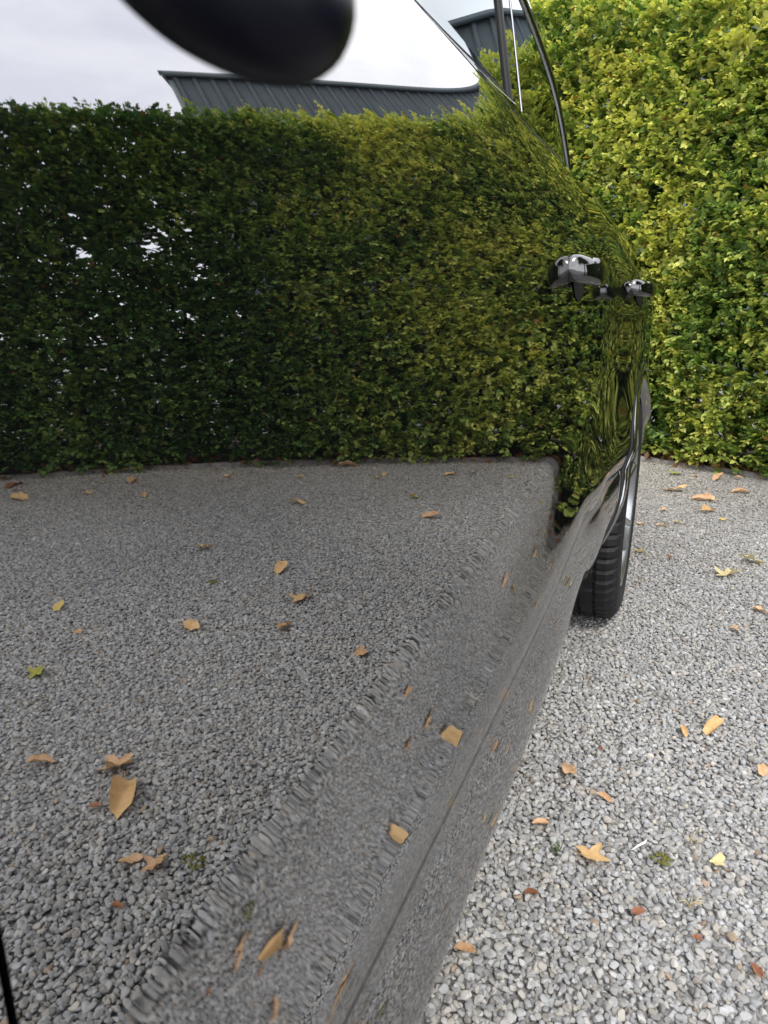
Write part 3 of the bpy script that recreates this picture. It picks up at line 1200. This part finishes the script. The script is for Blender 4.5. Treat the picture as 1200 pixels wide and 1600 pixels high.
# wheels
def lathe(prof, n_, name):
    """profile of (x, r) turned about the x axis"""
    V, F = [], []
    k = len(prof)
    for i in range(n_):
        an = 2 * math.pi * i / n_
        for (xx, rr) in prof:
            V.append((xx, math.cos(an) * rr, math.sin(an) * rr))
    for i in range(n_):
        for j in range(k - 1):
            a_, b_ = i * k + j, ((i + 1) % n_) * k + j
            F.append((a_, b_, b_ + 1, a_ + 1))
    return V, F


TR, TW, RR = 0.359, 0.225, 0.252


def tyre_mesh():
    # outer face at x = 0, tyre reaches to x = -TW
    prof = [(-0.012, RR - 0.004), (-0.004, RR + 0.008), (0.0, RR + 0.03), (0.002, RR + 0.055), (-0.004, TR - 0.03), (-0.016, TR - 0.012), (-0.03, TR - 0.003)]
    lands = [(-0.036, -0.062), (-0.072, -0.106), (-0.119, -0.153), (-0.163, -0.189)]
    for a_, b_ in lands:
        prof += [(a_, TR), (b_, TR + 0.0005), (b_ - 0.0015, TR - 0.008), (b_ - 0.0085, TR - 0.008)]
    prof = prof[:-2] + [(-0.195, TR - 0.003), (-0.209, TR - 0.012), (-0.221, TR - 0.03), (-0.227, RR + 0.055), (-0.225, RR + 0.03), (-0.221, RR + 0.008), (-0.213, RR - 0.004)]
    V, F = lathe(prof, 240, 'tyre')
    # crosswise sipes: push every fourth slice of the outer ribs inwards
    k = len(prof)
    for i in range(240):
        if i % 4 == 0:
            for j, (xx, rr) in enumerate(prof):
                if rr > TR - 0.014 and (xx > -0.064 or xx < -0.16 or i % 8 == 0):
                    v = V[i * k + j]
                    s_ = (rr - 0.0075) / rr
                    V[i * k + j] = (v[0], v[1] * s_, v[2] * s_)
    return mesh('tyre', V, F)


def rim_mesh():
    parts = []
    parts.append(lathe([(-0.012, RR + 0.004), (-0.004, RR - 0.002), (-0.008, RR - 0.009), (-0.050, RR - 0.018), (-0.10, RR - 0.030), (-0.20, RR - 0.028), (-0.213, RR)], 72, 'b'))
    parts.append(lathe([(-0.030, 0.0), (-0.026, 0.02), (-0.028, 0.03), (-0.034, 0.035), (-0.034, 0.062), (-0.05, 0.07), (-0.07, 0.07)], 40, 'h'))
    for s_ in range(5):
        for dd in (-0.17, 0.17):
            a0 = 2 * math.pi * s_ / 5 + 0.3
            r0, r1 = 0.05, RR - 0.014
            V = []
            for t in np.linspace(0, 1, 7):
                rr = r0 + (r1 - r0) * t
                an = a0 + dd * (0.35 + 0.75 * t)
                w = 0.016 - 0.004 * t
                xx = -0.030 + 0.024 * t ** 1.2
                c_ = Vector((0, math.cos(an), math.sin(an)))
                tn = Vector((0, -math.sin(an), math.cos(an)))
                for (ww, dx) in ((-1, -0.028), (-0.8, -0.002), (0, 0.003), (0.8, -0.002), (1, -0.028)):
                    V.append(c_ * rr + tn * (w * ww) + Vector((xx + dx, 0, 0)))
            F = []
            for i in range(6):
                for j in range(4):
                    a_ = i * 5 + j
                    F.append((a_, a_ + 5, a_ + 6, a_ + 1))
            parts.append((V, F))
    V, F = join(parts)
    me = mesh('rim', V, F)
    bm = bmesh.new(); bm.from_mesh(me); bmesh.ops.recalc_face_normals(bm, faces=bm.faces); bm.to_mesh(me); bm.free()
    return me


TYRE, RIM = tyre_mesh(), rim_mesh()
dv, df = lathe([(-0.10, 0.07), (-0.10, 0.165), (-0.125, 0.165), (-0.125, 0.07)], 48, 'd')
DISC = mesh('brake_disc', dv, df)
for me_, m_ in ((TYRE, 'tyre'), (RIM, 'rim'), (DISC, 'disc')):
    me_.materials.append(M[m_])
    me_.polygons.foreach_set('use_smooth', [me_ is not TYRE] * len(me_.polygons))
for (xx, yy, fl) in ((0.056, RW_Y, 1), (0.045, FW_Y, 1), (2 * CXC - 0.062, RW_Y, -1), (2 * CXC - 0.045, FW_Y, -1)):
    w = empty('wheel', (xx, yy, WZ + 0.002), car)
    w.matrix_parent_inverse = CO
    w.scale = (fl, 1, 1)
    w.rotation_euler = (R(17), 0, 0)
    for nm, me_ in (('tyre', TYRE), ('rim', RIM), ('brake_disc', DISC)):
        o = bpy.data.objects.new(nm, me_)
        col.objects.link(o)
        o.parent = w

# the flank on the far side: mirrored copies of the panels
for src in (front_door, rear_door, rear_fender, front_fender, sill):
    o = src.copy()
    col.objects.link(o)
    o.parent = car
    o.matrix_parent_inverse = CO
    o.location = (2 * CXC, 0, 0)
    o.scale = (-1, 1, 1)
    for ch in [front_glass] if src is front_door else [rear_glass] if src is rear_door else []:
        g = ch.copy()
        col.objects.link(g)
        g.parent = o

# wing mirror
wm_ = empty('wing_mirror', (0, 0, 0), car)
wm_.matrix_parent_inverse = CO
axm = Matrix.Rotation(R(0), 3, 'Z')
MC = Vector((0.0755, 0.1225, 1.0228))
mx_ = Vector((-0.72, 0.30, 0.62)).normalized()        # long axis rises towards the door
my_ = Vector((0.30, 0.95, 0.0)); my_ = (my_ - mx_ * my_.dot(mx_)).normalized()
mz_ = mx_.cross(my_)
AXM = Matrix((mx_, my_, mz_)).transposed()
egg('housing', MC, AXM, (0.035, 0.022, 0.0155), M['plastic'], wm_, 2.2, 40, 26)
egg('mirror_cap', MC + mx_ * 0.036 + Vector((0.016, 0.006, 0.013)), AXM, (0.034, 0.028, 0.018), M['plastic'], wm_, 2.3, 40, 26)
V, F = tube([MC + mx_ * 0.06, Vector((0.01, 0.19, 1.11)), Vector((-0.06, 0.22, 1.17))], [0.016, 0.015, 0.02], 14)
link('mirror_arm', mesh('mirror_arm', V, F), M['plastic'], wm_)

# ------------------------------------------------------------------ a tree overhanging the end of the hedge
tree = empty('tree', (4.75, 0.85, 0))
tag(tree, 'broad leafy tree whose twigs just show in the sky reflection at the upper corner', 'tree')
tp = [(0, 0, -0.1), (0.05, 0.02, 1.2), (-0.05, 0.1, 2.4), (-0.1, 0.2, 3.6), (-0.15, 0.3, 5.0), (-0.2, 0.35, 6.2)]
parts = [tube(tp, [0.2, 0.16, 0.13, 0.10, 0.06, 0.02], 12)]
tips = []
for k in range(34):
    i = random.randint(2, 4)
    p0 = Vector(tp[i]).lerp(Vector(tp[i + 1]), random.random())
    an = random.uniform(0, 2 * math.pi)
    Lr = random.uniform(1.2, 2.3)
    p1 = p0 + Vector((math.cos(an) * Lr, math.sin(an) * Lr, random.uniform(0.2, 1.2)))
    mid_ = p0.lerp(p1, 0.5) + Vector((random.uniform(-.2, .2), random.uniform(-.2, .2), random.uniform(0, .3)))
    parts.append(tube([p0, mid_, p1], [0.045, 0.028, 0.008], 6))
    tips += [p1, mid_, p0.lerp(p1, 0.75)]
V, F = join(parts)
link('trunk', mesh('trunk', V, F), M['bark'], tree)
k = 34000
c0 = np.array([tuple(t) for t in tips])[rng.integers(0, len(tips), k)]
P = c0 + rng.normal(0, 0.30, (k, 3))
ax = rng.normal(0, 1, (k, 3)); ax[:, 2] -= 0.4
ln = rng.uniform(0.07, 0.12, k)
cc = np.array([0.075, 0.13, 0.03]) * rng.uniform(0.6, 1.5, (k, 1))
cr = link('crown', leaves_mesh('crown', P, ax, np.array([0, 0, 1.0]) + rng.normal(0, .4, (k, 3)), ln, ln * 0.75, cc), M['leaf'], tree, smooth=False)

# ------------------------------------------------------------------ fallen leaves
LEAF_N = [0]


def fallen_leaf(x, y, size, colour, shape, label, rz=None, stalk=False):
    LEAF_N[0] += 1
    r = random.Random(500 + LEAF_N[0])
    rz = r.uniform(0, 2 * math.pi) if rz is None else rz
    NR, NA = 5, 26
    asp = {'oval': 0.62, 'rolled': 0.60, 'lobed': 0.92, 'scrap': 0.7}[shape]
    curl = {'oval': r.uniform(0.5, 1.0), 'rolled': r.uniform(1.3, 1.9), 'lobed': r.uniform(0.45, 0.9), 'scrap': r.uniform(0.4, 1.0)}[shape]
    lobes = [1.0] * NA
    ph = r.uniform(0, 6)
    for i in range(NA):
        t = 2 * math.pi * i / NA
        if shape == 'lobed':
            lobes[i] = 0.72 + 0.28 * math.cos(5 * t) + 0.06 * math.sin(11 * t + ph)
        elif shape == 'scrap':
            lobes[i] = 0.78 + 0.16 * math.sin(2 * t + ph) + 0.13 * math.sin(3 * t + 2 * ph) + 0.07 * math.sin(7 * t)
        else:
            lobes[i] = 0.93 + 0.05 * math.sin(9 * t + ph) + (0.16 if abs(t) < 0.2 else 0)
    bend = r.uniform(-0.5, 0.5)
    twist = r.uniform(-0.6, 0.6)
    V = [(0, 0, 0)]
    for k in range(1, NR + 1):
        for i in range(NA):
            t = 2 * math.pi * i / NA
            rr = k / NR * (1 + (lobes[i] - 1) * (k / NR) ** 1.5)
            u, v = rr * math.cos(t), rr * math.sin(t) * asp
            # roll the blade about its length, bend it along its length, ripple the rim
            an = v * curl * 1.6
            yy = math.sin(an) / (curl * 1.6)
            zz = (1 - math.cos(an)) / (curl * 1.6)
            zz += bend * 0.28 * u * u + twist * u * v * 0.6 + 0.05 * (k / NR) ** 2 * math.sin(6 * t + ph) - 0.04 * math.exp(-(v * 9) ** 2)
            V.append((u, yy, zz))
    F = []
    for i in range(NA):
        F.append((0, 1 + i, 1 + (i + 1) % NA))
    for k in range(NR - 1):
        for i in range(NA):
            a_, b_ = 1 + k * NA + i, 1 + k * NA + (i + 1) % NA
            F.append((a_, a_ + NA, b_ + NA, b_))
    sc = size / 2 * 1.18
    tx_, ty_ = r.uniform(-0.28, 0.28), r.uniform(-0.28, 0.28)
    rot_ = Matrix.Rotation(tx_, 3, 'X') @ Matrix.Rotation(ty_, 3, 'Y')
    P = [rot_ @ (Vector(p) * sc) for p in V]
    zmin = sorted(p.z for p in P)[len(P) // 12]
    P = [p - Vector((0, 0, zmin)) for p in P]
    me = mesh('fallen_leaf', P, F)
    o = link('fallen_leaf', me, M[colour])
    o.location = (x, y, 0.0165)
    o.rotation_euler = (0, 0, rz)
    tag(o, label, 'leaf', 'fallen leaves on the gravel')
    if stalk:
        b0 = P[1 + (NR - 1) * NA + NA // 2]
        v_, f_ = tube([b0 * 0.2, b0, b0 * 1.35 + Vector((0, 0, 0.003)), b0 * 1.7 + Vector((0, sc * .15, -0.001))], [0.0007, 0.0009, 0.0009, 0.0012], 5)
        link('stalk', mesh('stalk', v_, f_), M[colour], o)
    return o


LEAVES = [
    # seen directly on the gravel beyond the car
    (0.400, 2.808, .107, 'cream', 'lobed', 'large pale cream tan leaf lying alone on the gravel right of the wheel', 1),
    (0.334, 3.991, .105, 'orange', 'rolled', 'curled orange leaf with upturned edges on the gravel before the hedge', 0),
    (0.427, 4.560, .100, 'orange', 'rolled', 'orange brown rolled leaf touching the foot of the hedge', 0),
    (0.197, 4.159, .115, 'tan', 'scrap', 'long tan leaf near the hedge, left of the curled orange one', 0),
    (0.351, 3.755, .090, 'tan', 'rolled', 'tan leaf just in front of the curled orange leaf by the hedge', 0),
    (0.415, 3.620, .045, 'yellow', 'oval', 'small yellow leaf beside the tan leaf in front of the hedge', 0),
    (0.215, 3.484, .050, 'yellow', 'scrap', 'small golden leaf, right one of the little row behind the wheel', 0),
    (0.147, 3.400, .048, 'tan', 'oval', 'small tan leaf in the middle of the little row behind the wheel', 0),
    (0.058, 3.395, .048, 'tan', 'scrap', 'small tan leaf close against the back of the wheel', 0),
    (0.150, 3.698, .048, 'orange', 'scrap', 'thin orange leaf scrap lying beyond the row of little tan leaves', 0),
    (0.189, 4.600, .077, 'green', 'oval', 'greenish yellow leaf near the foot of the hedge', 0),
    (0.079, 2.961, .050, 'yellow', 'lobed', 'yellow lobed leaf beside the tyre sidewall', 0),
    (0.191, 2.939, .026, 'brown', 'rolled', 'tiny brown rolled leaf right of the yellow leaf by the tyre', 0),
    (0.395, 2.290, .038, 'orange', 'scrap', 'small orange scrap between the large cream leaf and the front of the yard', 0),
    (0.316, 1.664, .062, 'tan', 'rolled', 'plump folded tan leaf on the gravel with a small nut-like scrap beside it', 0),
    (0.250, 1.622, .032, 'tan', 'rolled', 'small round tan scrap next to the plump folded tan leaf', 0),
    (0.023, 1.370, .056, 'orange', 'scrap', 'slender pointed orange leaf lying nearest the middle of the sill', 1),
    (0.104, 1.305, .028, 'orange', 'rolled', 'small crumpled orange brown leaf right of the slender pointed one', 0),
    (0.000, 1.180, .032, 'orange', 'rolled', 'rolled amber leaf lying on the gravel close to the sill', 0),
    (0.098, 1.128, .062, 'tan', 'lobed', 'torn upright tan leaf in the middle of the foreground gravel', 0),
    (0.310, 1.199, .036, 'cream', 'scrap', 'pale yellow cream flake on the foreground gravel', 0),
    (0.185, 1.031, .021, 'brown', 'oval', 'small dark brown leaf below the white twig', 0),
    (-0.057, 0.851, .032, 'orange', 'rolled', 'narrow orange brown leaf in the front corner beside the sill', 0),
    (0.408, 1.525, .032, 'orange', 'oval', 'orange leaf cut by the edge of the picture on the gravel', 0),
    (0.078, 1.478, .015, 'brown', 'rolled', 'tiny brown bud on the gravel beyond the slender orange leaf', 0),
    (0.273, 1.011, .021, 'brown', 'scrap', 'small brown triangular scrap in the front gravel', 0),
    (0.016, 1.003, .022, 'brown', 'rolled', 'dark red brown curled leaf just below the rolled amber leaf', 0),
    (0.355, 0.984, .025, 'brown', 'oval', 'brown leaf half buried at the front corner of the gravel', 0),
    # seen in the polished door
    (0.804, 0.939, .115, 'tan', 'rolled', 'big curled tan leaf mirrored low in the door and again in its groove', 1),
    (0.884, 1.010, .080, 'orange', 'lobed', 'brown orange lobed leaf mirrored just above the big curled tan leaf', 0),
    (0.664, 0.801, .042, 'orange', 'scrap', 'triangular orange leaf mirrored low in the front door', 0),
    (0.614, 0.813, .055, 'orange', 'lobed', 'broken orange leaf mirrored beside the triangular one', 0),
    (1.048, 0.958, .050, 'orange', 'rolled', 'narrow orange leaf mirrored at the front edge of the door', 0),
    (0.833, 0.891, .024, 'brown', 'oval', 'small red brown leaf mirrored left of the big curled tan leaf', 0),
    (1.391, 1.263, .060, 'green', 'lobed', 'yellow green leaf mirrored near the front edge of the door', 0),
    (0.970, 1.990, .095, 'tan', 'lobed', 'light tan lobed leaf mirrored in the middle of the door', 1),
    (1.186, 2.225, .075, 'tan', 'oval', 'smooth oval tan leaf mirrored above the lobed tan leaf in the door', 0),
    (0.906, 1.769, .062, 'orange', 'rolled', 'dark orange rolled leaf mirrored below the lobed tan leaf in the door', 0),
    (0.611, 1.699, .052, 'orange', 'scrap', 'bright orange leaf mirrored close above the door crease', 0),
    (1.188, 1.667, .080, 'tan', 'scrap', 'torn tan leaf mirrored on its own in mid door', 0),
    (1.780, 4.080, .125, 'orange', 'rolled', 'large orange leaf mirrored at the foot of the hedge in mid door', 0),
    (1.623, 3.133, .084, 'tan', 'oval', 'tan leaf mirrored on the far gravel below the large orange leaf', 0),
    (1.619, 2.330, .070, 'tan', 'lobed', 'tan leaf with orange spots mirrored on the darker gravel of the door', 0),
    (2.800, 3.240, .120, 'orange', 'rolled', 'orange leaf mirrored near the dark end of the hedge', 0),
    (3.400, 2.920, .115, 'brown', 'oval', 'brown leaf mirrored touching the dark end of the hedge', 0),
    (3.101, 2.698, .125, 'tan', 'scrap', 'wide tan leaf mirrored at the very edge of the dark gravel', 0),
    (1.485, 1.500, .036, 'orange', 'oval', 'lone small orange leaf mirrored in the darker half of the door', 0),
    (0.891, 3.133, .080, 'orange', 'oval', 'orange leaf mirrored on the far gravel towards the handle end of the door', 0),
    (1.076, 4.073, .080, 'tan', 'oval', 'tan leaf mirrored near the hedge foot above the orange one', 0),
    (1.097, 3.448, .065, 'yellow', 'scrap', 'yellow leaf mirrored left of the tan leaf near the hedge foot', 0),
    (0.493, 3.009, .095, 'cream', 'lobed', 'pale leaf mirrored stretched at the upper end of the door crease', 0),
    (0.528, 4.250, .080, 'orange', 'rolled', 'orange leaf mirrored at the rear end of the front door', 0),
    (0.479, 2.475, .055, 'orange', 'scrap', 'thin orange leaf mirrored stretched along the door crease', 0),
    (0.613, 0.714, .028, 'brown', 'scrap', 'brown scrap mirrored lowest of all in the front door', 0),
    (1.693, 1.625, .050, 'yellow', 'oval', 'dull yellow leaf mirrored dimly near the front edge of the door', 0),
    (1.464, 3.831, .055, 'tan', 'scrap', 'small tan scrap mirrored between the large orange leaf and the hedge foot', 0),
]
for (lx, ly, lsz, lc, lshape, llab, lst) in LEAVES:
    fallen_leaf(lx, ly, lsz, lc, lshape, llab, None, bool(lst))

r_ = random.Random(77)
ORD = ('first', 'second', 'third', 'fourth', 'fifth', 'sixth', 'seventh', 'eighth', 'ninth', 'tenth', 'eleventh', 'twelfth', 'thirteenth', 'fourteenth')
WORD = {'scrap': 'torn', 'rolled': 'rolled', 'oval': 'oval'}
for q in range(14):
    sx = 0.25 + 3.0 * q / 13 + r_.uniform(-.08, .08)
    sy = float(np.interp(sx, HX, HY)) - 0.14 - 1.0 * r_.random() ** 1.6
    lc, lsh = ('tan', 'orange', 'yellow', 'brown', 'tan')[q % 5], ('scrap', 'rolled', 'oval')[q % 3]
    fallen_leaf(sx, sy, r_.uniform(.032, .06), lc, lsh,
                'small %s %s leaf strewn before the hedge, %s counted from the wheel' % (WORD[lsh], lc, ORD[q]))['group'] = 'small leaves strewn along the hedge'

# white twig, moss and stray blades between the stones
v_, f_ = tube([(0.165, 1.172, 0.017), (0.176, 1.184, 0.021), (0.186, 1.197, 0.021), (0.190, 1.212, 0.018)], [0.0009, 0.0019, 0.0023, 0.0012], 8)
tag(link('white_twig', mesh('white_twig', v_, f_), M['quill']), 'short bent white twig lying on the foreground gravel', 'twig')


def moss(x, y, rad, label):
    V, F = [], []
    r = random.Random(int(x * 1000) + 3)
    for q in range(34):
        a_, d_ = r.uniform(0, 6.28), rad * r.random() ** 0.7
        c_ = Vector((x + d_ * math.cos(a_), y + d_ * math.sin(a_) * 0.8, 0.010 + r.uniform(0, 0.004)))
        s_ = r.uniform(0.002, 0.0048)
        b_ = len(V)
        for (dx, dy, dz) in ((1, 0, 0), (0.3, .9, 0), (-.8, .6, 0), (-.8, -.6, 0), (.3, -.9, 0), (0, 0, 1.1)):
            V.append(c_ + Vector((dx * s_ * r.uniform(.7, 1.3), dy * s_ * r.uniform(.7, 1.3), dz * s_)))
        F += [(b_ + i, b_ + (i + 1) % 5, b_ + 5) for i in range(5)]
    tag(link('moss_tuft', mesh('moss_tuft', V, F), M['moss'], smooth=False), label, 'moss', 'moss tufts in the gravel')


moss(0.219, 1.178, 0.020, 'olive moss tuft beside the white twig')
moss(0.560, 0.850, 0.024, 'green moss tuft mirrored low in the front door by the broken orange leaf')
moss(1.36, 2.02, 0.022, 'moss tuft mirrored dimly in the middle of the door')


def blades(x, y, n_, m, label, hgt, cat, name):
    r = random.Random(int(x * 977) + 11)
    parts = []
    for q in range(n_):
        a_ = r.uniform(0, 6.28)
        L_ = hgt * r.uniform(.6, 1.2)
        lay = 0.9 if m == 'straw' else 0.45
        p0 = Vector((x + r.uniform(-.006, .006), y + r.uniform(-.006, .006), 0.008))
        p1 = p0 + Vector((math.cos(a_) * L_ * lay * .5, math.sin(a_) * L_ * lay * .5, L_ * (1 - lay) * .9 + .010))
        p2 = p0 + Vector((math.cos(a_) * L_ * lay, math.sin(a_) * L_ * lay, L_ * (1 - lay) + .008))
        parts.append(tube([p0, p1, p2], [0.0008, 0.0007, 0.0003], 4))
    V, F = join(parts)
    tag(link(name, mesh(name, V, F), M[m]), label, cat)


blades(0.040, 1.121, 7, 'grass', 'thin green grass blades sprouting near the sill', 0.030, 'grass', 'grass_sprout')
blades(0.268, 1.248, 9, 'straw', 'wisp of dry straw behind the pale cream flake', 0.022, 'straw', 'straw_wisp')
blades(0.262, 1.085, 9, 'straw', 'wisp of dry straw in front of the moss tuft', 0.024, 'straw', 'straw_wisp')
blades(0.95, 2.75, 8, 'grass', 'small grass sprout mirrored on the far gravel in the door', 0.035, 'grass', 'grass_sprout')
